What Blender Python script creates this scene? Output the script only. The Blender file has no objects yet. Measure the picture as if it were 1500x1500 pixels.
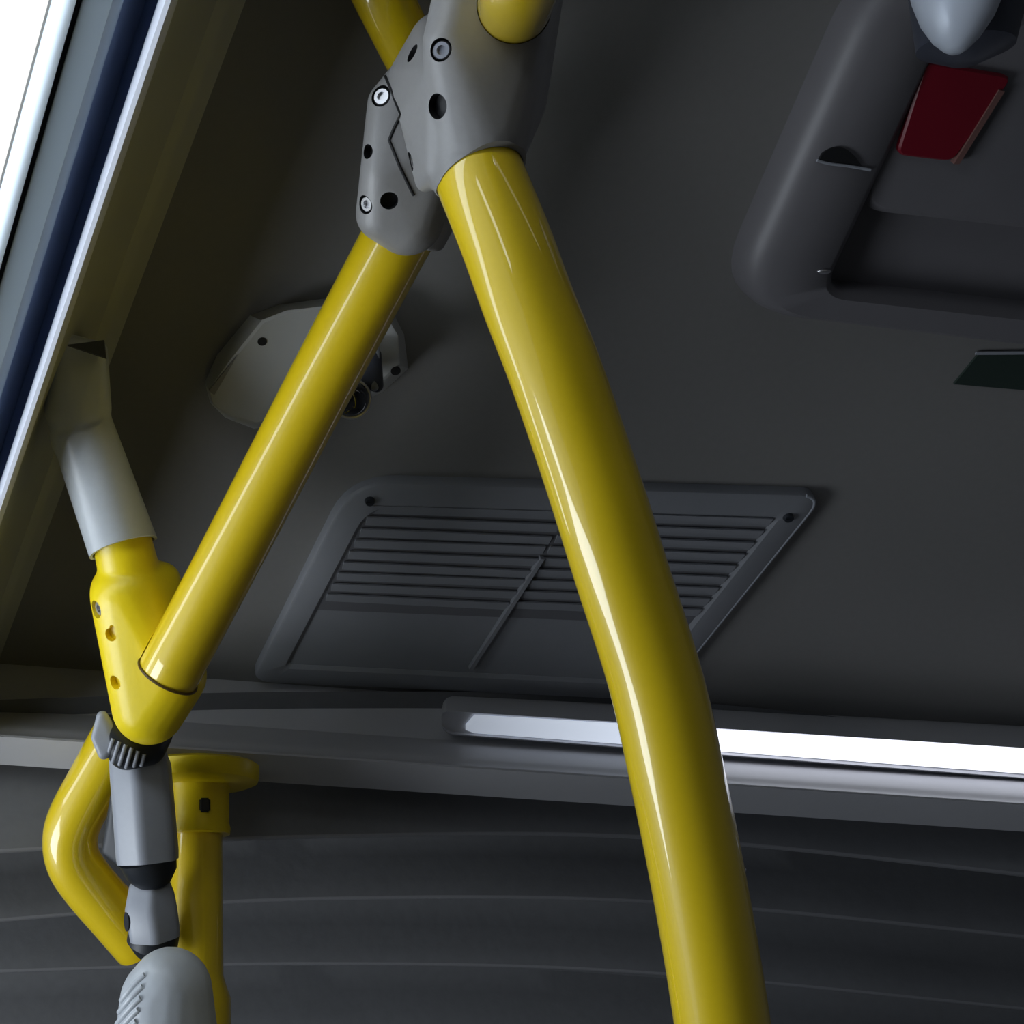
import bpy, bmesh, math, random
from mathutils import Vector, Matrix
from mathutils.bvhtree import BVHTree
random.seed(4)
S = bpy.context.scene
COL = S.collection
# ------------------------------------------------------------------ camera
F, CX, CY = 1700.0, 290.0, 750.0
PITCH = math.radians(50)
EYE = Vector((0, 0, 1.65))
cd = bpy.data.cameras.new('camera'); cam = bpy.data.objects.new('camera', cd); COL.objects.link(cam)
cam.location = EYE; cam.rotation_euler = (math.radians(90) + PITCH, 0, 0)
cd.sensor_width = 36; cd.lens = 36 * F / 1500; cd.shift_x = (750 - CX) / 1500; cd.shift_y = (CY - 750) / 1500
cd.clip_start = 0.02
S.camera = cam
FW = Vector((0, math.cos(PITCH), math.sin(PITCH))); RT = Vector((1, 0, 0)); UP = Vector((0, -math.sin(PITCH), math.cos(PITCH)))
# ------------------------------------------------------------------ world, lights, exposure
w = bpy.data.worlds.new('world'); S.world = w; w.use_nodes = True
w.node_tree.nodes['Background'].inputs[0].default_value = (0.55, 0.68, 0.9, 1)
w.node_tree.nodes['Background'].inputs[1].default_value = 0.6
S.view_settings.view_transform = 'Standard'; S.view_settings.look = 'None'
S.view_settings.gamma = 1; S.view_settings.exposure = 0.0
def area(name, loc, target, sx, sy, power, color):
    l = bpy.data.lights.new(name, 'AREA'); l.shape = 'RECTANGLE'; l.size = sx; l.size_y = sy
    l.energy = power; l.color = color
    o = bpy.data.objects.new(name, l); COL.objects.link(o)
    o.location = loc; o.rotation_euler = (Vector(target) - Vector(loc)).to_track_quat('-Z', 'Y').to_euler()
    return o
DL = Vector((-0.344, 0.939, 0)); NL = Vector((-0.939, -0.344, 0))     # along the left side, and towards it
# daylight coming in through the left side window
def win(t, z): return Vector((0.0, 0.1, z)) + NL * 0.62 + DL * t
area('window_daylight', win(.80, 1.62), win(.80, 1.62) - NL, 0.45, 0.5, 7.8, (0.86, 0.93, 1.0))
area('handrail_highlight_lamp', win(-.43, 1.78), win(-.43, 1.78) - NL, 0.10, 0.30, 0.6, (0.9, 0.95, 1.0))  # narrow lamp added to put a highlight on the straight handrail
area('rear_fill_light', (0.75, -1.25, 2.15), (0.75, -0.9, 0.4), 1.4, 0.3, 1.9, (1.0, 0.96, 0.9))  # unseen lamp added as fill, bouncing off the floor onto the ceiling

# ------------------------------------------------------------------ helpers
def ray(px, py): return RT * ((px - CX) / F) + UP * ((CY - py) / F) + FW
def P(px, py, D): return EYE + ray(px, py) * D
def onz(px, py, z):
    d = ray(px, py); return EYE + d * ((z - EYE.z) / d.z)
def R(pxs, D): return pxs * D / F
def mat(name, col, rough=0.5, metal=0.0, coat=0.0, emis=0.0, noise=0.0, bump=0.0, scale=60, ecol=None, spec=0.5):
    m = bpy.data.materials.new(name); m.use_nodes = True
    nt = m.node_tree; b = nt.nodes['Principled BSDF']
    b.inputs['Base Color'].default_value = (*col, 1); b.inputs['Roughness'].default_value = rough
    b.inputs['Metallic'].default_value = metal; b.inputs['Coat Weight'].default_value = coat
    b.inputs['Coat Roughness'].default_value = 0.045
    b.inputs['Specular IOR Level'].default_value = spec
    if emis:
        b.inputs['Emission Color'].default_value = (*(ecol or col), 1); b.inputs['Emission Strength'].default_value = emis
    if noise or bump:
        tc = nt.nodes.new('ShaderNodeTexCoord'); nz = nt.nodes.new('ShaderNodeTexNoise')
        nz.inputs['Scale'].default_value = scale; nz.inputs['Detail'].default_value = 4
        nt.links.new(tc.outputs['Object'], nz.inputs['Vector'])
        if noise:
            mx = nt.nodes.new('ShaderNodeMix'); mx.data_type = 'RGBA'
            mx.inputs[6].default_value = (*[c * (1 - noise) for c in col], 1)
            mx.inputs[7].default_value = (*[min(1, c * (1 + noise)) for c in col], 1)
            nt.links.new(nz.outputs['Fac'], mx.inputs[0]); nt.links.new(mx.outputs[2], b.inputs['Base Color'])
        if bump:
            bp = nt.nodes.new('ShaderNodeBump'); bp.inputs['Strength'].default_value = bump; bp.inputs['Distance'].default_value = 0.001
            nt.links.new(nz.outputs['Fac'], bp.inputs['Height']); nt.links.new(bp.outputs[0], b.inputs['Normal'])
    return m
M = dict(
    yellow=mat('yellow_powder_coat', (0.76, 0.545, 0.004), 0.42, coat=1.0, noise=0.03, bump=0.04, scale=400),
    yellowp=mat('yellow_plastic', (0.84, 0.64, 0.006), 0.38, noise=0.03, bump=0.08, scale=300),
    grey=mat('grey_plastic', (0.27, 0.265, 0.262), 0.42, noise=0.06, bump=0.1, scale=300),
    lgrey=mat('light_grey_plastic', (0.30, 0.315, 0.35), 0.4, noise=0.05, bump=0.06, scale=250),
    pgrey=mat('pale_grey_plastic', (0.50, 0.53, 0.56), 0.35, noise=0.04, bump=0.05, scale=250),
    ceil=mat('ceiling_panel', (0.205, 0.2, 0.193), 0.55, noise=0.05, bump=0.05, scale=200),
    vent=mat('vent_plastic', (0.215, 0.222, 0.24), 0.5, noise=0.06),
    ventd=mat('vent_gap', (0.12, 0.12, 0.13), 0.6),
    hatch=mat('hatch_plastic', (0.145, 0.14, 0.15), 0.45, noise=0.05),
    cove=mat('cove_panel', (0.42, 0.42, 0.33), 0.4, noise=0.06, scale=30),
    trim=mat('pale_trim', (0.80, 0.82, 0.9), 0.35),
    navy=mat('dark_recess', (0.25, 0.32, 0.48), 0.4),
    bluegrey=mat('blue_grey_panel', (0.42, 0.50, 0.58), 0.45),
    seal=mat('black_rubber', (0.012, 0.015, 0.02), 0.5),
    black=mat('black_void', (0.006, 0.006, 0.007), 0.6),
    fascia=mat('fascia_panel', (0.46, 0.46, 0.48), 0.5, noise=0.04),
    bellow=mat('bellows_rubber', (0.14, 0.143, 0.15), 0.6, noise=0.12, bump=0.2, scale=120),
    lens_on=mat('lamp_diffuser', (0.9, 0.9, 0.95), 0.3, emis=1.6, ecol=(0.86, 0.9, 1.0)),
    lens_dim=None,
    led=mat('led_cover', (0.8, 0.85, 0.95), 0.3, emis=6.0, ecol=(0.82, 0.91, 1.0)),
    palebl=mat('pale_blue_panel', (0.72, 0.80, 0.88), 0.3, coat=0.3),
    beige=mat('beige_strip', (0.45, 0.41, 0.36), 0.5),
    chrome=mat('chrome', (0.62, 0.62, 0.64), 0.32, metal=1.0),
    red=mat('red_plastic', (0.16, 0.002, 0.012), 0.4),
    green=mat('dark_green_sticker', (0.02, 0.035, 0.028), 0.5),
    glass=mat('black_dome_glass', (0.01, 0.01, 0.012), 0.05, coat=1.0),
    camw=mat('sensor_housing', (0.52, 0.53, 0.52), 0.45, noise=0.05),
    strip=mat('fold_edge_highlight', (0.21, 0.21, 0.22), 0.4),  # lighter tone painted along the fold lips as their highlight
    dknob=mat('dark_knob_base', (0.05, 0.055, 0.075), 0.4),
    brownseal=mat('brown_seal', (0.09, 0.05, 0.004), 0.5),
    edge=mat('dull_edge', (0.16, 0.08, 0.07), 0.5),
    floor=mat('floor_vinyl', (0.28, 0.27, 0.26), 0.6, noise=0.2, scale=90),
    wall=mat('wall_panel', (0.20, 0.20, 0.21), 0.55, noise=0.05),
    silver=mat('silver_knob', (0.72, 0.78, 0.88), 0.35, metal=0.1),
)
# the diffuser's end segment: the tube inside it fades towards its end
def dim():
    m = bpy.data.materials.new('lamp_diffuser_end'); m.use_nodes = True; nt = m.node_tree; b = nt.nodes['Principled BSDF']
    b.inputs['Base Color'].default_value = (0.7, 0.75, 0.85, 1); b.inputs['Roughness'].default_value = 0.3
    tc = nt.nodes.new('ShaderNodeTexCoord'); sp = nt.nodes.new('ShaderNodeSeparateXYZ'); mr = nt.nodes.new('ShaderNodeMapRange')
    nt.links.new(tc.outputs['Generated'], sp.inputs[0]); nt.links.new(sp.outputs[0], mr.inputs[0])
    mr.inputs[1].default_value = 0.0; mr.inputs[2].default_value = 0.9; mr.inputs[3].default_value = 0.33; mr.inputs[4].default_value = 0.9
    b.inputs['Emission Color'].default_value = (0.78, 0.86, 1.0, 1)
    nt.links.new(mr.outputs[0], b.inputs['Emission Strength'])
    return m
M['lens_dim'] = dim()

def link(name, bm, m, parent=None, smooth=True, angle=40):
    me = bpy.data.meshes.new(name); bmesh.ops.recalc_face_normals(bm, faces=bm.faces); bm.to_mesh(me); bm.free()
    return fin(name, me, m, parent, smooth, angle)
def fin(name, me, m, parent=None, smooth=True, angle=40):
    o = bpy.data.objects.new(name, me); COL.objects.link(o)
    for k in (m if isinstance(m, (list, tuple)) else [m]): me.materials.append(k)
    if smooth:
        me.shade_smooth(); me.set_sharp_from_angle(angle=math.radians(angle))
    if parent:
        o.parent = parent; o.matrix_parent_inverse = parent.matrix_world.inverted()
    return o
def tag(o, label, cat, group=None, kind=None):
    o['label'] = label; o['category'] = cat
    if group: o['group'] = group
    if kind: o['kind'] = kind
    return o
def struct(o): o['kind'] = 'structure'; return o
def plabel(o, t): o['label'] = t; return o
def empty(name, loc):
    o = bpy.data.objects.new(name, None); COL.objects.link(o); o.location = loc; o.empty_display_size = 0.02
    bpy.context.view_layer.update(); return o
def crom(pts, n=10):
    pts = [Vector(p) for p in pts]; q = [pts[0] * 2 - pts[1]] + pts + [pts[-1] * 2 - pts[-2]]; out = []
    for i in range(1, len(q) - 2):
        a, b, c, d = q[i - 1:i + 3]
        for k in range(n):
            t = k / n
            out.append(0.5 * ((2 * b) + (c - a) * t + (2 * a - 5 * b + 4 * c - d) * t * t + (3 * b - a - 3 * c + d) * t ** 3))
    out.append(pts[-1]); return out
def sweep(bm, path, rad, seg=40, cap=True, close=False, mi=0):
    """round tube along path; rad a number or one per point"""
    n = len(path); rs = rad if isinstance(rad, (list, tuple)) else [rad] * n
    t0 = (path[1] - path[0]).normalized(); ref = t0.orthogonal().normalized(); rings = []
    for i, p in enumerate(path):
        t = (path[min(i + 1, n - 1)] - path[max(i - 1, 0)]).normalized()
        ref = (ref - t * ref.dot(t)).normalized(); b = t.cross(ref)
        rings.append([bm.verts.new(p + (ref * math.cos(a) + b * math.sin(a)) * rs[i]) for a in [2 * math.pi * k / seg for k in range(seg)]])
    for r0, r1 in zip(rings, rings[1:]):
        for k in range(seg):
            f = bm.faces.new((r0[k], r0[(k + 1) % seg], r1[(k + 1) % seg], r1[k])); f.material_index = mi
    if cap:
        for r in (rings[0], rings[-1]): f = bm.faces.new(r); f.material_index = mi
    return rings
def tube(name, path, rad, m, parent=None, seg=48, round_ends=0.0015):
    """tube with softly rounded rims"""
    rs = [rad] * len(path)
    if round_ends:
        e = round_ends; a = (path[1] - path[0]).normalized(); z = (path[-1] - path[-2]).normalized()
        path = [path[0], path[0] + a * e * 0.3, path[0] + a * e] + path[1:-1] + [path[-1] - z * e, path[-1] - z * e * 0.3, path[-1]]
        rs = [rad - e, rad - e * 0.3, rad] + [rad] * (len(path) - 6) + [rad, rad - e * 0.3, rad - e]
    bm = bmesh.new(); sweep(bm, path, rs, seg); return link(name, bm, m, parent)
def hull(bm, sph, sub=3):
    """convex solid wrapped round balls (centre, radius)"""
    tmp = bmesh.new(); bmesh.ops.create_icosphere(tmp, subdivisions=sub, radius=1.0)
    unit = [v.co.copy() for v in tmp.verts]; tmp.free()
    for c, r in sph:
        for u in unit: bm.verts.new(c + u * r)
    bmesh.ops.convex_hull(bm, input=bm.verts[:])
    loose = [v for v in bm.verts if not v.link_faces]
    for v in loose: bm.verts.remove(v)
def molded(sets, cyls=(), voxel=0.0012, smooth=6):
    """several hulls and cylinders melted into one moulded body; returns mesh"""
    bm = bmesh.new()
    for s in sets:
        b2 = bmesh.new(); hull(b2, s); me = bpy.data.meshes.new('t'); b2.to_mesh(me); b2.free(); bm.from_mesh(me); bpy.data.meshes.remove(me)
    for a, b, r0, r1 in cyls: sweep(bm, [a, b], [r0, r1], 48)
    bmesh.ops.recalc_face_normals(bm, faces=bm.faces)
    me = bpy.data.meshes.new('t'); bm.to_mesh(me); bm.free()
    o = bpy.data.objects.new('t', me); COL.objects.link(o)
    r = o.modifiers.new('r', 'REMESH'); r.mode = 'VOXEL'; r.voxel_size = voxel
    s = o.modifiers.new('s', 'SMOOTH'); s.factor = 0.5; s.iterations = smooth
    return bake(o)
def bake(o):
    dg = bpy.context.evaluated_depsgraph_get(); dg.update()
    me = bpy.data.meshes.new_from_object(o.evaluated_get(dg)); old = o.data
    bpy.data.objects.remove(o); return me
def cut(me, cutters):
    """boolean-subtract a list of bmesh-building callables"""
    bm = bmesh.new()
    o = bpy.data.objects.new('t', me); COL.objects.link(o); cs = []
    for c in cutters:
        b = bmesh.new(); c(b); bmesh.ops.recalc_face_normals(b, faces=b.faces); m2 = bpy.data.meshes.new('c'); b.to_mesh(m2); b.free()
        oc = bpy.data.objects.new('c', m2); COL.objects.link(oc); cs.append(oc)
        md = o.modifiers.new('b', 'BOOLEAN'); md.object = oc; md.operation = 'DIFFERENCE'; md.solver = 'EXACT'
    res = bake(o)
    for c in cs: bpy.data.objects.remove(c)
    return res
def bvh(me):
    return BVHTree.FromPolygons([v.co.copy() for v in me.vertices], [list(p.vertices) for p in me.polygons])
def hit(tree, px, py):
    loc, nor, i, d = tree.ray_cast(EYE, ray(px, py).normalized())
    return (loc, nor) if loc else (None, None)
def box_pts(bm, a, b):
    """prism between two equal-length loops"""
    va = [bm.verts.new(p) for p in a]; vb = [bm.verts.new(p) for p in b]; n = len(a)
    for k in range(n): bm.faces.new((va[k], va[(k + 1) % n], vb[(k + 1) % n], vb[k]))
    bm.faces.new(va); bm.faces.new(vb); return va, vb
def loops(bm, ls, cap0=True, cap1=True):
    vs = [[bm.verts.new(p) for p in l] for l in ls]; n = len(ls[0])
    for a, b in zip(vs, vs[1:]):
        for k in range(n): bm.faces.new((a[k], a[(k + 1) % n], b[(k + 1) % n], b[k]))
    if cap0: bm.faces.new(vs[0])
    if cap1: bm.faces.new(vs[-1])
def rounded(poly, r, n=6):
    """round corners of a planar polygon (list of Vector)"""
    out = []; N = len(poly)
    for i, p in enumerate(poly):
        a = (poly[i - 1] - p); b = (poly[(i + 1) % N] - p); ri = r[i] if isinstance(r, (list, tuple)) else r
        pa = p + a.normalized() * min(ri, a.length * .45); pb = p + b.normalized() * min(ri, b.length * .45)
        for k in range(n + 1):
            t = k / n; out.append(pa * (1 - t) ** 2 + p * 2 * t * (1 - t) + pb * t * t)
    return out
def inset(poly, d):
    """inset a roughly convex planar loop lying in a z = const plane"""
    c = sum(poly, Vector()) / len(poly); N = len(poly); out = []
    for i, p in enumerate(poly):
        j = 1
        t = (poly[(i + 1) % N] - poly[i - 1]); n = Vector((-t.y, t.x, 0)).normalized()
        if n.dot(c - p) < 0: n = -n
        out.append(p + n * d)
    return out
def zset(poly, z): return [Vector((p.x, p.y, z)) for p in poly]

H = EYE.z + 0.62          # ceiling height
# ------------------------------------------------------------------ STRUCTURE
D2 = Vector((1, 0.106, 0)).normalized()
def extr(profile, direction, t0, t1, m, name, nseg=1, mis=None):
    """extrude an open profile (list of points) along direction as a skin"""
    bm = bmesh.new(); vs = []
    for k in range(nseg + 1):
        t = t0 + (t1 - t0) * k / nseg
        vs.append([bm.verts.new(p + direction * t) for p in profile])
    for a, b in zip(vs, vs[1:]):
        for i in range(len(profile) - 1):
            f = bm.faces.new((a[i], a[i + 1], b[i + 1], b[i]))
            if mis: f.material_index = mis[i]
    return link(name, bm, m, None, True, 35)
# ceiling panel: from the rear to where the cross fascia begins
e0 = onz(640, 1022, H)
bm = bmesh.new()
a0 = e0 + D2 * -2.0; a1 = e0 + D2 * 2.4
loops(bm, [[Vector((a0.x, -2.2, H)), Vector((a1.x, -2.2, H)), Vector((a1.x, a1.y, H)), Vector((a0.x, a0.y, H))],
           [Vector((a0.x, -2.2, H + .03)), Vector((a1.x, -2.2, H + .03)), Vector((a1.x, a1.y, H + .03)), Vector((a0.x, a0.y, H + .03))]])
struct(link('ceiling', bm, M['ceil'], smooth=False))
# cross fascia below the ceiling edge (profile given at px 640)
def prof(rows, px=640): return [onz(px, y, EYE.z + z) for y, z in rows]
rows = [(1019, .62), (1038, .6195), (1041, .616), (1044, .612), (1055, .610), (1057, .605), (1062, .600), (1078, .585), (1084, .572), (1095, .556), (1104, .543), (1110, .535), (1115, .531), (1119, .5225), (1122, .5205), (1152, .520), (1157, .5205)]
pf = prof(rows)
last = pf[-1]
pf += [last + Vector((0, .004, .000)), last + Vector((0, .007, .006)), last + Vector((0, .008, .12))]
struct(extr(pf, D2, -1.9, 2.3, M['fascia'], 'trim_1'))

# bellows folds: arched ribs across the bus
def rib_line(pts, X):
    for (x0, y0), (x1, y1) in zip(pts, pts[1:]):
        if X <= x1: break
    t = (X - x0) / (x1 - x0); t = max(-0.6, min(1.6, t))
    return y0 + (y1 - y0) * t
ribs = [
    ([(40, 1245), (340, 1228), (700, 1221), (920, 1223), (1130, 1240), (1440, 1275)], .735),
    ([(40, 1345), (340, 1319), (700, 1313), (920, 1318), (1130, 1333), (1440, 1366)], .83),
    ([(40, 1422), (340, 1412), (700, 1413), (920, 1422), (1130, 1440), (1440, 1472)], .93),
    ([(40, 1520), (340, 1506), (700, 1506), (920, 1516), (1130, 1536), (1440, 1572)], 1.05),
    ([(40, 1620), (340, 1606), (700, 1606), (920, 1616), (1130, 1636), (1440, 1672)], 1.20)]
def ribpoint(pts, Y0, px):
    y = sum(rib_line(pts, px + k * 40) for k in (-3, -2, -1, 0, 1, 2, 3)) / 7
    d = ray(px, y); t = (Y0 + 0.106 * 0) / (d.y - 0.106 * d.x)
    return EYE + d * t
bm = bmesh.new(); cols = []
pxs = list(range(-340, 2100, 40))
for px in pxs:
    col = []
    first = ribpoint(*ribs[0], px)
    col.append(first + Vector((0, -.06, .09))); col.append(first + Vector((0, -.03, .085)))
    prev = None
    for pts, Y in ribs:
        e = ribpoint(pts, Y, px)
        # fold front face comes down to the lip
        col += [e + Vector((0, -.022, .050)), e + Vector((0, -.014, .030)), e + Vector((0, -.008, .012)), e + Vector((0, -.0012, .0012)),
                e, e + Vector((0, .003, .0003)), e + Vector((0, .006, .004)), e + Vector((0, .012, .05)), e + Vector((0, .03, .062))]
    cols.append([bm.verts.new(c) for c in col])
for a, b in zip(cols, cols[1:]):
    for i in range(len(a) - 1):
        f = bm.faces.new((a[i], a[i + 1], b[i + 1], b[i]))
        if i >= 2 and (i - 2) % 9 in (3, 4): f.material_index = 1  # lip faces get the painted highlight tone
bel = link('bellows', bm, [M['bellow'], M['strip']], None, True, 60)
tag(bel, 'dark rubber bellows of arched folds below the light fascia', 'bellows')

# left side bulkhead: profile given at py 50 as (px, height above eye)
def lp(px, z): return onz(px, 50, EYE.z + z)
def lstrip(name, rows, m, t0=-2.0, t1=.62):
    return extr([lp(x, z) for x, z in rows], DL, t0, t1, m, name)
struct(lstrip('wall_left_cove', [(345, .621), (328, .616), (322, .612), (316, .611), (300, .609), (285, .600), (262, .572), (246, .535), (243, .52)], M['cove'], -2.0, .86))
struct(lstrip('trim_2', [(243, .53), (244, .505), (240, .499), (234, .496), (226, .496), (220, .499), (216, .505), (215, .54)], M['trim']))
struct(lstrip('trim_3', [(216, .535), (198, .545), (180, .535), (166, .520), (160, .505)], M['navy']))
struct(lstrip('trim_4', [(166, .512), (162, .503), (150, .494), (128, .491), (106, .487)], M['bluegrey']))
struct(lstrip('trim_5', [(107, .487), (104, .491), (100, .491), (97, .484)], M['seal']))
struct(lstrip('trim_7', [(98, .482), (90, .480), (76, .479), (62, .480)], M['palebl']))
lamp = lstrip('side_light', [(49, .481), (47, .462), (44, .452), (36, .448), (16, .447), (-10, .447), (-24, .452)], M['led'], -2.0, .5)
tag(lamp, 'long bright strip light at the upper left corner', 'light')
struct(lstrip('trim_6', [(62, .480), (58, .478), (52, .478), (48, .480)], M['beige']))
base = lp(-24, .452)
# window wall on the left with its opening
def wall_l(name, s, z0, z1, t0, t1, m):
    b0 = Vector((base.x, base.y, 0)) + NL * s; bm = bmesh.new(); th = NL * .03
    q = [b0 + DL * t0 + Vector((0, 0, z0)), b0 + DL * t1 + Vector((0, 0, z0)), b0 + DL * t1 + Vector((0, 0, z1)), b0 + DL * t0 + Vector((0, 0, z1))]
    box_pts(bm, q, [p + th for p in q]); return struct(link(name, bm, m, smooth=False))
extr([base, base + NL * .3 + Vector((0, 0, -.02)), base + NL * .72 + Vector((0, 0, -.05))], DL, -2.0, 1.25, M['wall'], 'wall_left_panel')['kind'] = 'structure'
wall_l('wall_left', .72, 0, .90, -2.0, 1.6, M['wall'])
wall_l('wall_left.001', .72, .90, 2.3, -2.0, -.85, M['wall'])
wall_l('wall_left.002', .72, .90, 2.3, 1.3, 2.4, M['wall'])
def wallbox(name, a, b, m):
    bm = bmesh.new(); bmesh.ops.create_cube(bm, size=1)
    for v in bm.verts: v.co = Vector([(a[i] + b[i]) / 2 + v.co[i] * (b[i] - a[i]) for i in range(3)])
    return struct(link(name, bm, m, smooth=False))
wallbox('floor', (-2.6, -2.25, -.05), (2.9, 3.2, 0), M['floor'])
wallbox('wall_right', (2.2, -2.2, 0), (2.25, 3.2, 2.4), M['wall'])
wallbox('wall_rear', (-2.6, -2.25, 0), (2.25, -2.2, 2.4), M['wall'])
wallbox('wall_front', (-2.6, 2.6, 0), (2.25, 2.65, 2.4), M['bellow'])
wallbox('ceiling.001', (-2.6, 1.15, H + .08), (2.25, 2.6, H + .11), M['bellow'])

# ------------------------------------------------------------------ ceiling lamp
lampo = empty('ceiling_light', P(1000, 1070, .87))
def row_at(px, y, z, up=0): return onz(px, y, EYE.z + z)
def yl(px, y700, y1470): return y700 + (y1470 - y700) * (px - 700) / 770.0
# housing
bm = bmesh.new(); ls = []
for px, g in ((647, .4), (649, .65), (654, .88), (662, 1.0), (720, 1.0), (1040, 1.0), (1500, 1.0), (1900, 1.0), (2300, 1.0)):
    top, bot = yl(px, 1019, 1062), yl(px, 1079, 1138); mid = (top + bot) / 2 + (12 if g < 1 else 0) * (1 - g)
    t = mid + (top - mid) * g; b = mid + (bot - mid) * g
    z0 = .612; z1 = .572
    ls.append([row_at(px, t, .620), row_at(px, t + 4 * g, .603), row_at(px, t + (b - t) * .30, .584), row_at(px, t + (b - t) * .42, .574),
               row_at(px, t + (b - t) * .46, .5755), row_at(px, t + (b - t) * .93, .5735), row_at(px, b - 1, .5700), row_at(px, b + 1, .573), row_at(px, b - 3, .64)])
loops(bm, ls)
plabel(link('housing', bm, M['fascia'], lampo, True, 30), 'grey housing with rounded left end')
def lens(name, x0, x1, m, tip=False):
    bm = bmesh.new(); ls = []
    xs = [x0 + (x1 - x0) * k / 10 for k in range(11)]
    for i, px in enumerate(xs):
        t, b = yl(px, 1047, 1094), yl(px, 1074.5, 1131)
        if tip and i == 0: t, b = t + 15, b - 4
        if tip and i == 1: pass
        ls.append([row_at(px, t, .5735), row_at(px, (t + b) / 2, .5715), row_at(px, b, .5710), row_at(px, b, .580), row_at(px, t, .584)])
    if tip:
        px = x0 + 13; t, b = yl(px, 1047, 1094), yl(px, 1074.5, 1131)
        ls.insert(1, [row_at(px, t, .5735), row_at(px, (t + b) / 2, .5715), row_at(px, b, .5710), row_at(px, b, .580), row_at(px, t, .584)])
    loops(bm, ls); return link(name, bm, m, lampo, True, 30)
plabel(lens('diffuser_end', 682, 1034, M['lens_dim'], True), 'dimmer bluish end diffuser')
plabel(lens('diffuser', 1038, 2200, M['lens_on']), 'bright white lit diffuser')
tag(lampo, 'long white strip light set in the cross fascia', 'light')

# ------------------------------------------------------------------ vent panel on the ceiling
vent = empty('ceiling_vent', onz(740, 850, H))
vq = [onz(512, 694, H), onz(1202, 714, H), onz(960, 1016, H), onz(366, 988, H)]
def qin(q, d):
    """inset a planar quad by moving its sides inward and re-intersecting them"""
    c = sum(q, Vector()) / 4; L = []
    for k in range(4):
        a, b = q[k], q[(k + 1) % 4]; t = (b - a).normalized(); n = Vector((-t.y, t.x, 0))
        if n.dot(c - a) < 0: n = -n
        L.append((a + n * d, t))
    res = []
    for k in range(4):
        (p1, t1), (p2, t2) = L[k - 1], L[k]; den = t1.x * t2.y - t1.y * t2.x
        u = ((p2.x - p1.x) * t2.y - (p2.y - p1.y) * t2.x) / den; res.append(p1 + t1 * u)
    return res
vr = [.034, .016, .030, .016]
def vl(d, z): return zset(rounded(qin(vq, d), [max(.004, a - d * .6) for a in vr], 7), z)
bm = bmesh.new()
loops(bm, [vl(0, H), vl(0, H - .006), vl(.0012, H - .0082), vl(.003, H - .0092), vl(.019, H - .0095), vl(.022, H - .0075), vl(.0221, H - .0072)])
link('panel', bm, M['vent'], vent, True, 30)
def vp(u, v):   # u across 0..1 , v down 0..1 over the panel
    a = vq[0].lerp(vq[1], u); b = vq[3].lerp(vq[2], u); return a.lerp(b, v)
def vbar(name, u0, v0, u1, v1, wd, z0, z1, m, lean=0.0):
    a, b = vp(u0, v0), vp(u1, v1); t = (b - a).normalized(); n = Vector((-t.y, t.x, 0)) * wd / 2; bm = bmesh.new()
    l0 = [Vector((p.x, p.y, z)) for p, z in ((a - n, z0), (a + n, z0 - lean), (a + n, z1 - lean), (a - n, z1))]
    l1 = [Vector((p.x, p.y, z)) for p, z in ((b - n, z0), (b + n, z0 - lean), (b + n, z1 - lean), (b - n, z1))]
    box_pts(bm, l0, l1); return link(name, bm, m, vent, False)
nsl = 9
for k in range(nsl):
    v = .12 + k * .052
    vbar('slat', .075, v, .49, v + .004 * (k % 3), .0105, H - .0085, H - .0102, M['vent'], -.0030)
    vbar('slat', .50, v, .93, v + .003, .0105, H - .0085, H - .0102, M['vent'], -.0030)
link_b = vbar('divider', .493, .30, .495, .86, .003, H - .0075, H - .0115, M['vent'])
bm = bmesh.new()
ug = [vp(.07, .095), vp(.935, .095), vp(.93, .60), vp(.065, .60)]
box_pts(bm, zset(ug, H - .0073), zset(ug, H - .0076)); plabel(link('grille_backing', bm, M['ventd'], vent, False), 'dark gap behind the slats')
for u, v in ((.058, .075), (.955, .09)):
    c = vp(u, v); bm = bmesh.new()
    bmesh.ops.create_cone(bm, cap_ends=True, segments=20, radius1=.003, radius2=.0036, depth=.003, matrix=Matrix.Translation((c.x, c.y, H - .0105)))
    bmesh.ops.create_cube(bm, size=1, matrix=Matrix.Translation((c.x, c.y, H - .0122)) @ Matrix.Diagonal((.0045, .0008, .0006, 1)))
    plabel(link('screw', bm, M['seal'], vent, True, 30), 'small dark screw')
# raised bright lip on the right side
bm = bmesh.new(); i4 = vl(.0012, H - .0078)
sweep(bm, i4[9:19], .0013, 10)
link('rim', bm, M['lgrey'], vent)
tag(vent, 'grey slatted air vent panel on the ceiling behind the curved pole', 'vent')

# ------------------------------------------------------------------ roof hatch upper right
hatch = empty('roof_hatch', onz(1450, 200, H))
o_ = rounded([onz(1040, 435, H), onz(1255, -60, H), onz(1900, -60, H), onz(1700, 515, H)], [.045, .03, .03, .03], 8)
i_ = rounded([onz(1192, 405, H), onz(1392, -30, H), onz(1800, -30, H), onz(1640, 455, H)], [.016, .02, .02, .02], 8)
bm = bmesh.new()
def lerpl(a, b, t): return [p.lerp(q, t) for p, q in zip(a, b)]
loops(bm, [zset(o_, H + .001), zset(lerpl(o_, i_, .03), H - .010), zset(lerpl(o_, i_, .12), H - .018), zset(lerpl(o_, i_, .28), H - .0225), zset(lerpl(o_, i_, .88), H - .0215),
           zset(lerpl(o_, i_, .97), H - .0175), zset(i_, H - .010), zset(lerpl(o_, i_, 1.0), H - .0015)], cap0=True, cap1=True)
fr = link('frame', bm, M['hatch'], hatch, True, 40)
bm = bmesh.new()
s0 = [onz(1238, 296, H - .004), onz(1350, 20, H - .004), onz(1800, 0, H - .004), onz(1720, 350, H - .004)]
ip = rounded(s0, .02, 6)
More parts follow.
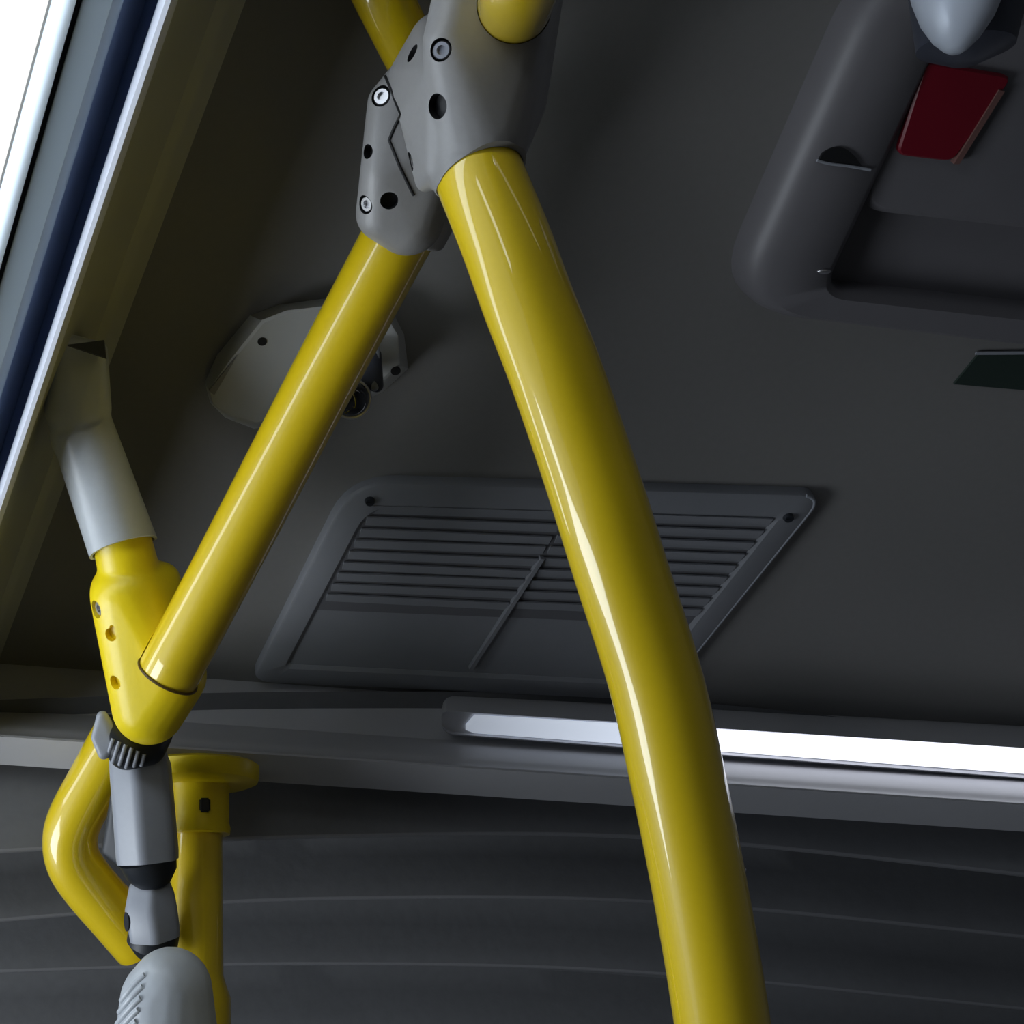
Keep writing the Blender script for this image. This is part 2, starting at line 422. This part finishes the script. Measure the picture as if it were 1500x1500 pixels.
loops(bm, [zset(ip, H - .001), zset(ip, H - .012), zset(inset(ip, .004), H - .016)]); plabel(link('lid_panel', bm, M['hatch'], hatch, True, 30), 'inner lid panel')
bm = bmesh.new()
zr = H - .0165
rq = [onz(1310, 224, zr), onz(1352, 88, zr), onz(1480, 110, zr), onz(1392, 234, zr)]
rr = rounded(rq, .005, 4)
loops(bm, [zset(rr, zr + .002), zset(rr, zr - .002), zset(inset(rr, .001), zr - .003)]); plabel(link('handle_cover', bm, M['red'], hatch, True, 30), 'dark red emergency handle cover')
bm = bmesh.new()
ky = [onz(1392, 236, zr), onz(1400, 236, zr), onz(1466, 130, zr), onz(1458, 128, zr)]
box_pts(bm, zset(ky, zr), zset(ky, zr - .004)); plabel(link('cover_edge', bm, M['edge'], hatch, False), 'pale edge of red cover')
# notch with pale rim in the frame
bm = bmesh.new(); zf = H - .0222
nt_ = [onz(1199 + 62 * t, 233 - 22 * math.sin(math.pi * min(1, t * 1.05)) ** .6 + 8 * t, zf) for t in [k / 14 for k in range(15)]]
box_pts(bm, zset(nt_, zf + .003), zset(nt_, zf - .0012)); plabel(link('latch_slot', bm, M['black'], hatch, False), 'dark half-round slot')
bm = bmesh.new(); sweep(bm, crom([onz(1196, 234, zf), onz(1215, 239, zf), onz(1240, 242, zf), onz(1274, 248, zf)], 6), [.0008] * 19, 8)
for v in bm.verts: v.co.z -= .0008
plabel(link('slot_rim', bm, M['lgrey'], hatch), 'pale slot rim')
bm = bmesh.new(); cc = onz(1207, 397, H - .0215)
bmesh.ops.create_uvsphere(bm, u_segments=20, v_segments=12, radius=1, matrix=Matrix.Translation(cc) @ Matrix.Diagonal((.0042, .0016, .0022, 1)))
plabel(link('corner_bead', bm, M['chrome'], hatch), 'small chrome bead at the inner corner')  # small flattened chrome bead at the frame's inner corner
tag(hatch, 'grey framed roof hatch with dark red emergency handle cover', 'hatch')
# silver knob hanging in front of the hatch
kn = bmesh.new(); c0 = P(1400, 78, .50); top = P(1405, -60, .50)
ax = [c0.lerp(top, t) for t in (0, .04, .15, .35, .6, .85, 1)]
sweep(kn, ax, [R(x, .50) for x in (8, 16, 30, 46, 58, 66, 68)], 40)
ko = link('hatch_knob', kn, M['silver']); tag(ko, 'rounded silver blue knob hanging by the red hatch handle', 'knob')
bm = bmesh.new(); sweep(bm, [P(1412, 92, .53), P(1414, 70, .53), P(1420, -40, .53)], [R(20, .53), R(62, .53), R(80, .53)], 40)
link('knob_base', bm, M['dknob'], ko)
# dark green sticker
bm = bmesh.new(); q = [onz(1396, 561, H), onz(1432, 517, H), onz(1560, 516, H), onz(1560, 575, H)]
box_pts(bm, zset(q, H + .0005), zset(q, H - .0015)); st = link('ceiling_sign', bm, M['green'], smooth=False)
bm = bmesh.new(); q = [onz(1428, 519, H - .0015), onz(1430, 515, H - .0015), onz(1560, 513, H - .0015), onz(1560, 518, H - .0015)]
box_pts(bm, zset(q, H - .0012), zset(q, H - .0022)); link('edge_strip', bm, M['lgrey'], st, False)
tag(st, 'small dark green plate on the ceiling near the right side', 'sign')

# ------------------------------------------------------------------ ceiling sensor
sen = empty('ceiling_camera', onz(450, 530, H))
oq = [onz(x, y, H) for x, y in ((300, 560), (318, 520), (366, 462), (410, 446), (478, 437), (540, 446), (578, 462), (592, 490), (598, 540), (560, 575), (500, 600), (440, 618), (372, 628), (330, 612), (308, 590))]
zb = H - .022
bq = [onz(x, y, zb) for x, y in ((306, 572), (336, 530), (384, 470), (420, 456), (480, 449), (535, 456), (570, 470), (583, 492), (586, 535), (548, 572), (495, 590), (440, 606), (372, 622), (334, 610), (312, 592))]
bm = bmesh.new(); 
def mixl(t): return [a.lerp(b, t) for a, b in zip(oq, bq)]
b1 = [a.lerp(sum(bq, Vector()) / len(bq), .04) for a in bq]
loops(bm, [mixl(0), mixl(.85), zset(bq, zb + .001), zset(b1, zb)])
link('housing', bm, M['camw'], sen, True, 25)
bm = bmesh.new(); fq = [onz(x, y, zb) for x, y in ((306, 572), (347, 520), (341, 532), (314, 578))]
box_pts(bm, zset(fq, zb + .002), zset(fq, zb - .0006)); link('side_vent', bm, M['grey'], sen, False)
c = onz(384, 500, zb); bm = bmesh.new(); bmesh.ops.create_cone(bm, cap_ends=True, segments=24, radius1=.0028, radius2=.0028, depth=.0012, matrix=Matrix.Translation((c.x, c.y, zb)))
plabel(link('screw_hole', bm, M['black'], sen), 'small black screw hole')
c = onz(582, 543, zb); bm = bmesh.new(); bmesh.ops.create_cone(bm, cap_ends=True, segments=24, radius1=.003, radius2=.003, depth=.0012, matrix=Matrix.Translation((c.x - .001, c.y, zb)))
link('screw_hole', bm, M['black'], sen)
dc = P(514, 584, .672); bm = bmesh.new(); bmesh.ops.create_uvsphere(bm, u_segments=40, v_segments=24, radius=R(27, .672), matrix=Matrix.Translation(dc))
plabel(link('lens', bm, M['glass'], sen), 'black glossy lens ball')
bm = bmesh.new(); ringp = []
for k in range(48):
    a = 2 * math.pi * k / 48; ringp.append(dc + (RT * math.cos(a) + UP * math.sin(a)) * R(28, .672))
ringp.append(ringp[0]); sweep(bm, ringp, .0011, 10, cap=False); plabel(link('lens_ring', bm, M['chrome'], sen), 'chrome lens ring')
me = molded([[(P(548, 520, .69), .0045), (P(552, 565, .675), .004), (P(535, 560, .68), .004)], [(P(520, 520, .70), .008), (P(512, 560, .69), .009)]], voxel=.0008)
plabel(fin('lens_bracket', me, M['dknob'], sen), 'dark lens bracket')
me = molded([[(P(550, 500, .692), .0022), (P(553, 530, .684), .002)], [(P(553, 530, .684), .002), (P(549, 568, .672), .0022)]], voxel=.0006)
fin('bracket_edge', me, M['lgrey'], sen)
tag(sen, 'pale grey ceiling camera with a black lens behind the straight yellow rail', 'camera')

# ------------------------------------------------------------------ tubes
TR = .0185
pa = [(706, 268, .496), (740, 352, .489), (772, 440, .484), (811, 540, .480), (851, 655, .478), (882, 750, .476), (910, 840, .476), (960, 998, .476), (994, 1150, .476), (1026, 1310, .476), (1053, 1470, .476), (1070, 1600, .476)]
pts = [P(*a) for a in pa]; d = (pts[-1] - pts[-2]).normalized()
lastp = pts[-1] + d * .15
q2 = lastp + d * .10 + Vector((0, 0, -.09)); q3 = q2 + Vector((.004, .035, -.2)); q4 = q3 + Vector((0, .01, -.25))
axis_big = (P(706, 268, .497) - P(660, 130, .505)).normalized()
pts = [P(680, 205, .5035)] + pts + [lastp, q2, q3, q4, Vector((q4.x, q4.y, q4.z * .5)), Vector((q4.x, q4.y, .005))]
big_path = crom(pts, 12)
big = tube('grab_pole', big_path, TR, M['yellow'], seg=64)
tag(big, 'thick curved yellow grab pole running down from the grey clamp', 'pole')
bm = bmesh.new(); c = P(1088, 1274, .476); bmesh.ops.create_uvsphere(bm, u_segments=16, v_segments=10, radius=.0013, matrix=Matrix.Translation(c))
plabel(link('rivet', bm, M['chrome'], big), 'tiny bright rivet on the pole side')
# straight rail
m0, m1 = P(632, 256, .585), P(576, 360, .60)
mid = tube('handrail', [P(632, 256, .588), P(576, 360, .605), P(470, 560, .63), P(365, 762, .655), P(262, 958, .678), P(245, 990, .683)], TR, M['yellow'], seg=64)
tag(mid, 'straight yellow handrail between the grey clamp and yellow joint', 'handrail')

# ------------------------------------------------------------------ grey clamp
TOPL = crom([P(612, 98, .585), P(590, 55, .572), P(548, -30, .556), P(510, -110, .56), P(490, -170, .562)], 8)
TOPR = crom([P(750, 22, .50), P(756, 0, .465), P(766, -50, .42), P(790, -170, .37)], 8)
BACK = crom([P(735, 190, .54), P(757, 150, .547), P(771, 60, .549), P(785, -40, .55), P(800, -140, .552)], 8)
def sp(px, py, D, r): return (P(px, py, D), R(r, D))
h_low = [sp(563, 312, .572, 42), sp(598, 322, .576, 52), sp(562, 250, .557, 34), sp(566, 150, .547, 28), sp(590, 120, .542, 28), sp(640, 200, .55, 40)]
h_left = [sp(594, 108, .53, 24), sp(640, 60, .52, 40), sp(602, 170, .512, 16), sp(640, 110, .485, 18), sp(624, 266, .515, 16), sp(650, 240, .50, 32), sp(690, 200, .50, 60)]
h_right = [sp(700, 205, .495, 68), sp(655, 60, .48, 36), sp(668, 0, .48, 36), sp(690, -80, .48, 36), sp(745, 205, .525, 32), sp(748, 218, .49, 24), sp(762, 150, .52, 38), sp(775, 40, .50, 42), sp(790, -60, .49, 42), sp(640, 200, .50, 20), sp(655, 235, .50, 20)]
me = molded([h_low, h_left, h_right], cyls=[
    (P(627, 268, .590), P(592, 340, .6035), R(64, .59), R(62, .6035)),
    (P(690, 215, .50), P(704, 262, .4975), R(69, .50), R(68, .497))], voxel=.0011, smooth=9)
tr_ = bvh(me)
def discutter(c, n, r, depth, seg=28):
    return lambda b: sweep(b, [c + n * .01, c - n * depth], r, seg)
big_dir = (P(740, 358, .486) - P(706, 268, .497)).normalized(); rim_n = (big_dir - FW * .10).normalized()
rim_c = P(705, 265, .4975)
cuts = [lambda b: sweep(b, [rim_c, rim_c + rim_n * .08], .036, 40)]
mid_dir = (P(470, 560, .63) - P(576, 360, .605)).normalized(); mc = P(588, 352, .6035)
cuts.append(lambda b: sweep(b, [mc, mc + (mid_dir + FW * .38).normalized() * .07], .045, 40))
screws = []; holes = []
def along(pts, rad): return lambda b: sweep(b, crom(pts, 6), rad, 48)
BIGP = [P(*a) for a in ((677, 198, .504), (706, 268, .496), (740, 352, .489), (772, 440, .484))]
cuts.append(lambda b: sweep(b, [big_path[0] - (big_path[1] - big_path[0]).normalized() * .001] + big_path[1:30], TR + .0003, 48))
cuts.append(lambda b: sweep(b, [P(631, 254, .5875), P(576, 360, .605), P(540, 430, .613)], TR + .0003, 48))
cuts.append(lambda b: sweep(b, TOPL[:20], R(42, .552) + .0003, 48))
cuts.append(lambda b: sweep(b, TOPR[:20], R(57, .45) + .0003, 48))
cuts.append(lambda b: sweep(b, BACK[:24], R(41, .55) + .0003, 48))
for px, py, r in ((645, 73, 15), (557, 140, 16), (601, 237, 14), (534, 300, 15)):
    c, n = hit(tr_, px, py)
    if c is None: continue
    n = (n - FW * .15).normalized(); rr_ = R(r, .52); screws.append((c, n, rr_)); cuts.append(discutter(c, n, rr_, .006))
for px, py, r in ((604, 78, 13), (640, 156, 17), (570, 294, 14), (538, 222, 11)):
    c, n = hit(tr_, px, py)
    if c is None: continue
    n = (n - FW * .15).normalized(); rr_ = R(r, .52); holes.append((c, n, rr_)); cuts.append(discutter(c, n, rr_, .005))
# parting seam
sm = []; spx = [(563, 108), (574, 135), (587, 168), (578, 186), (570, 205), (585, 243), (600, 274), (607, 288)]
for a, b in zip(spx, spx[1:]):
    for k in range(8):
        c, n = hit(tr_, a[0] + (b[0] - a[0]) * k / 8, a[1] + (b[1] - a[1]) * k / 8)
        if c: sm.append(c)
sp_ = []
sp_ = sm
seam_path = list(sp_)
me2 = cut(me, cuts)
clamp = fin('rail_clamp', me2, [M['grey'], M['black']], None, True, 35)
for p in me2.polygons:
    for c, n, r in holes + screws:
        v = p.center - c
        if (v - n * v.dot(n)).length < r * 1.06 and v.dot(n) < -.0012 and v.dot(n) > -.012 and abs(v.dot(n)) < .0115 and (p.normal.dot(n) > .8 and v.dot(n) < -.004 or abs(p.normal.dot(n)) < .25): p.material_index = 1  # walls and floors of the holes coloured black for the shade inside
bm = bmesh.new(); sweep(bm, seam_path, .0007, 8); plabel(link('seam', bm, M['black'], clamp), 'dark parting line')
def screw(c, n, r, parent, depth=.0035, m=None):
    bm = bmesh.new(); t = n.orthogonal().normalized(); b = n.cross(t)
    ring = lambda rad, h, k=24: [c - n * h + (t * math.cos(2 * math.pi * i / k) + b * math.sin(2 * math.pi * i / k)) * rad for i in range(k)]
    loops(bm, [ring(r * .82, .0058), ring(r * .82, depth + .0006), ring(r * .72, depth), ring(r * .42, depth), ring(r * .38, depth + .002)])
    return plabel(link('screw', bm, m or M['chrome'], parent, True, 35), 'shiny metal screw in its recess')
for c, n, r in screws: screw(c, n, r, clamp, .0012)
tag(clamp, 'grey moulded rail clamp with screws joining the yellow tubes at the top', 'clamp')

# yellow tube ends at the clamp's top
a = [P(618, 62, .535), P(588, 60, .55), P(560, -10, .56), P(520, -110, .57), P(500, -180, .575)]
t = tube('handrail', TOPL, R(42, .552), M['yellow'])
tag(t, 'yellow tube leaving the top left of the grey clamp', 'handrail')
t = tube('handrail', TOPR, R(57, .45), M['yellow'])
tag(t, 'yellow tube end resting on the front of the grey clamp, cut by the top edge', 'handrail')
t = tube('handrail', BACK, R(41, .55), M['yellow'])
tag(t, 'yellow tube just showing behind the right side of the grey clamp', 'handrail')

# ------------------------------------------------------------------ left pale grey sleeve
sets = [[sp(144, 512, .655, 10), sp(90, 500, .65, 14), sp(146, 512, .68, 12), sp(108, 600, .665, 43), sp(124, 600, .667, 40)]]
me = molded(sets + [[sp(112, 606, .667, 43), sp(120, 640, .672, 47)]], cyls=[(P(116, 618, .668), P(184, 812, .70), R(47, .668), R(52, .70))], voxel=.0012, smooth=4)
sl_ax = (P(184, 812, .70) - P(116, 618, .668)).normalized(); endc = P(181, 803, .699)
n_end = (sl_ax - FW * .55).normalized()
inner = lambda b: sweep(b, [endc - sl_ax * .012, endc + sl_ax * .03], R(47, .70), 40)
endcut = lambda b: sweep(b, [endc + n_end * .0, endc + n_end * .05], .05, 32)
tr_ = bvh(me); cs = [inner, endcut]; sl_h = []
for px, py, r in ((93, 713, 13), (112, 772, 9)):
    c, n = hit(tr_, px, py)
    if c: cs.append(discutter(c, n, R(r, .68), .003)); sl_h.append((c, n, R(r, .68)))
shade_wedge_ = [P(98, 505, .628), P(152, 498, .640), P(155, 524, .640)]
sleeve = fin('pole_sleeve', cut(me, cs), M['pgrey'], None, True, 35)
for c, n, r in sl_h[:1]:
    s_ = screw(c, n, r, sleeve, .0015, M['grey']); s_.name = 'plug'; s_['label'] = 'round grey plug'
bm = bmesh.new(); box_pts(bm, shade_wedge_, [p + FW * .006 for p in shade_wedge_]); plabel(link('shade_wedge', bm, M['seal'], sleeve, False), 'dark wedge standing in for the shade at the top')  # solid black wedge put in as the shadow at the sleeve top
tag(sleeve, 'pale grey bent sleeve above the yellow joint at left', 'sleeve')

# ------------------------------------------------------------------ yellow joint
yb = [sp(190, 872, .705, 59), sp(214, 955, .712, 60), sp(218, 1036, .715, 55), sp(250, 988, .705, 54), sp(236, 852, .712, 30), sp(176, 868, .705, 45)]
me = molded([yb], cyls=[(P(176, 780, .698), P(192, 850, .705), R(43, .698), R(46, .705))], voxel=.0012, smooth=16)
tr_ = bvh(me); cs = []; jh = []
for px, py, r in ((140, 893, 15), (162, 930, 11), (168, 1000, 12), (164, 920, 5)):
    c, n = hit(tr_, px, py)
    if c: cs.append(discutter(c, n, R(r * .9, .7), .0045)); jh.append((c, n, R(r * .9, .7)))
ax_m = (P(245, 990, .683) - P(365, 762, .655)).normalized()
sc = P(245, 990, .683)
cs.append(lambda b: sweep(b, [sc - ax_m * .05, sc + ax_m * .0012], TR + .0006, 48))
joint = fin('rail_joint', cut(me, cs), M['yellowp'], None, True, 35)
if jh: screw(*jh[0], joint, .002)
bm = bmesh.new(); u_ = ax_m.orthogonal().normalized(); v_ = ax_m.cross(u_); rc = sc - ax_m * .0006
rg = [rc + (u_ * math.cos(2 * math.pi * k / 64) + v_ * math.sin(2 * math.pi * k / 64)) * (TR + .0002) for k in range(65)]
sweep(bm, rg, .0009, 8, cap=False); plabel(link('seam_ring', bm, M['brownseal'], joint), 'dark line round the tube socket')
tag(joint, 'bright yellow moulded joint where the straight handrail meets the left pole', 'joint')

# ribbed rubber band under the joint
me = molded([[sp(160, 1068, .728, 22), sp(186, 1098, .728, 30), sp(215, 1092, .735, 30)], [sp(215, 1092, .735, 30), sp(236, 1075, .74, 18)]], voxel=.0012, smooth=4)
band = fin('rubber_band', me, M['seal'], None)
tr_ = bvh(me)
bm = bmesh.new()
def skin(px, py, off=.0006):
    c, n = hit(tr_, px, py); return (c + n * off) if c else None
wedge = [(157, 1042), (168, 1060), (172, 1088)]
for k in range(6):
    x0, y0, x1, y1 = 166 + k * 9, 1082 + k * 4.5, 156 + k * 9.6, 1112 + k * 4
    l = [skin(x0 + (x1 - x0) * t, y0 + (y1 - y0) * t, .0002) for t in (0, .2, .4, .6, .8, 1)]
    l = [v for v in l if v]
    if len(l) > 2: sweep(bm, l, .0013, 10)
ro = link('ridge', bm, M['lgrey'], band); plabel(ro, 'pale ridges of the band')
me = molded([[sp(150, 1050, .722, 9), sp(141, 1080, .722, 8), sp(152, 1104, .722, 9), sp(164, 1090, .722, 10), sp(160, 1064, .722, 8)]], voxel=.0009, smooth=4)
plabel(fin('end_flap', me, M['lgrey'], band), 'smooth grey end flap')
tag(band, 'ribbed dark band with grey ridges under the yellow joint', 'band')

# grey square-ish sleeve below
def prism_sleeve(name, top, bot, m, parent=None, rounded_top=True):
    """faceted sleeve: sections given as (centre px, py, D, half width px, rotation)"""
    bm = bmesh.new(); ls = []
    for px, py, D, hw, in [top] + [bot]:
        pass
    return bm
def faceted(name, secs, m, parent=None, nside=6, rot=0.25, soft=.22):
    """tube with softly rounded flat facets through (px, py, D, half-width px) sections"""
    cs_ = [P(a, b, c) for a, b, c, d in secs]; bm = bmesh.new(); ls = []
    for i, (px, py, D, hw) in enumerate(secs):
        t = (cs_[min(i + 1, len(cs_) - 1)] - cs_[max(i - 1, 0)]).normalized()
        u = (RT - t * RT.dot(t)).normalized(); v = t.cross(u); r = R(hw, D); poly = []
        for k in range(nside):
            a = 2 * math.pi * (k + rot) / nside; poly.append((math.cos(a), math.sin(a)))
        ring = []
        for k in range(nside):
            p0, p1, p2 = [Vector(poly[(k + j) % nside]) for j in (-1, 0, 1)]
            a_ = p1.lerp(p0, soft); b_ = p1.lerp(p2, soft)
            for s in range(5):
                q = a_ * (1 - s / 4) ** 2 + p1 * 2 * (s / 4) * (1 - s / 4) + b_ * (s / 4) ** 2; ring.append(cs_[i] + (u * q.x + v * q.y) * r)
        ls.append(ring)
    loops(bm, ls); return link(name, bm, m, parent, True, 30)
s2 = faceted('pole_sleeve', [(200, 1094, .752, 40), (202, 1108, .750, 47), (206, 1125, .748, 50), (216, 1250, .742, 51), (217, 1262, .741, 50)], M['lgrey'], nside=6, rot=.62)
bm = bmesh.new(); sweep(bm, [P(216, 1255, .745), P(222, 1278, .745), P(224, 1290, .746)], [R(44, .745), R(38, .745), R(28, .745)], 36)
plabel(link('inner_collar', bm, M['seal'], s2), 'black inner collar')
me = molded([[sp(170, 1160, .758, 8), sp(166, 1200, .76, 9), sp(160, 1245, .765, 12), sp(184, 1260, .762, 16)]], voxel=.0012)
plabel(fin('clip', me, M['seal'], s2), 'black clip on the left side')
tag(s2, 'blue grey faceted sleeve below the ribbed band', 'sleeve')
# coupler
s3 = faceted('pole_coupler', [(228, 1262, .752, 6), (226, 1278, .75, 22), (222, 1302, .748, 38), (221, 1330, .745, 44), (226, 1362, .742, 43), (227, 1370, .742, 42)], M['lgrey'], nside=6, rot=.45)
me_tr = BVHTree.FromPolygons([v.co.copy() for v in s3.data.vertices], [list(p.vertices) for p in s3.data.polygons])
loc, nor = hit(me_tr, 186, 1350)
if loc:
    bm = bmesh.new(); u_ = UP; v_ = nor.cross(UP).normalized(); rg = [[loc + nor * h + UP * math.sin(a) * R(14, .74) + v_ * math.cos(a) * R(9, .74) for a in [2 * math.pi * k / 24 for k in range(24)]] for h in (-.002, .0005)]
    loops(bm, rg); plabel(link('slot', bm, M['seal'], s3), 'dark oval slot')
bm = bmesh.new(); sweep(bm, [P(226, 1362, .744), P(222, 1388, .744), P(214, 1402, .744)], [R(38, .744), R(38, .744), R(22, .744)], 36)
plabel(link('inner_collar', bm, M['seal'], s3), 'black inner collar')
tag(s3, 'small grey coupler with pointed top above the rounded grip', 'coupler')
# rounded grip at the bottom
me = molded([[sp(250, 1452, .65, 62), sp(240, 1470, .65, 66), sp(238, 1600, .64, 78), sp(262, 1610, .64, 70), sp(258, 1440, .655, 48)]], voxel=.0014, smooth=4)
grip = fin('pole_grip', me, M['pgrey'], None)
tr_ = bvh(me)
for k in range(6):
    bm = bmesh.new(); x0, y0 = 212 - k * 3, 1428 + k * 17; l = []
    for t in range(9):
        q = t / 8; c, n = hit(tr_, x0 - 34 * q, y0 + 30 * q + 8 * q * q)
        if c: l.append(c + n * .0001)
    if len(l) > 2: sweep(bm, l, .0016, 12); link('ridge', bm, M['pgrey'], grip)
    else: bm.free()
tag(grip, 'rounded pale grey grip with ridges at the bottom left', 'grip')
# elbow tube
pe = [(176, 1076, .80), (142, 1139, .80), (112, 1195, .80), (103, 1228, .80), (108, 1262, .80), (130, 1296, .80), (170, 1342, .80), (196, 1372, .80), (204, 1381, .80)]
el = tube('elbow_rail', crom([P(a[0], a[1], .79 + .012 * k / 8) for k, a in enumerate(pe)], 8), R(41, .79), M['yellow'], seg=56)
tag(el, 'bent yellow rail looping out to the left behind the grey sleeve', 'handrail')

# ------------------------------------------------------------------ flanged pole
fp = empty('stanchion', P(287, 1130, .86))
zc = EYE.z
AX = (-UP * .92 - FW * .39).normalized(); top = P(288, 1141, .815); c0 = top
U_ = RT.copy(); V_ = AX.cross(U_).normalized()
def ringa(h, rpx, D=.80, k=48): return [c0 + AX * h + (U_ * math.cos(2 * math.pi * i / k) + V_ * math.sin(2 * math.pi * i / k)) * R(rpx, D) for i in range(k)]
bm = bmesh.new(); loops(bm, [ringa(-.010, 88), ringa(-.008, 94), ringa(-.001, 94), ringa(.003, 91), ringa(.005, 80), ringa(.006, 50)])
link('flange', bm, M['yellowp'], fp)
bm = bmesh.new(); loops(bm, [ringa(.004, 52), ringa(.009, 48.5), ringa(.030, 48), ringa(.034, 50), ringa(.038, 49), ringa(.0385, 38)])
link('collar', bm, M['yellowp'], fp)
bm = bmesh.new(); loops(bm, [ringa(h, q) for h, q in ((.03, 38), (.125, 38), (.128, 38), (.134, 42), (.142, 48), (.3, 49), (.8, 49), (2.55, 49))])
link('tube', bm, M['yellow'], fp)
VN = (-FW - AX * (-FW).dot(AX)).normalized(); W_ = AX.cross(VN).normalized()
bm = bmesh.new(); c = c0 + AX * .0215 + VN * (R(47, .8)) + RT * R(12, .8)
bmesh.ops.create_cube(bm, size=1, matrix=Matrix.Translation(c) @ Matrix(((W_.x, AX.x, VN.x, 0), (W_.y, AX.y, VN.y, 0), (W_.z, AX.z, VN.z, 0), (0, 0, 0, 1))) @ Matrix.Diagonal((.0075, .0095, .004, 1)))
bmesh.ops.bevel(bm, geom=list(bm.edges), offset=.0012, segments=3, affect='EDGES')
plabel(link('screw_recess', bm, M['black'], fp), 'small black screw recess')
tag(fp, 'yellow pole with a round flange fixed under the fascia at lower left', 'pole')
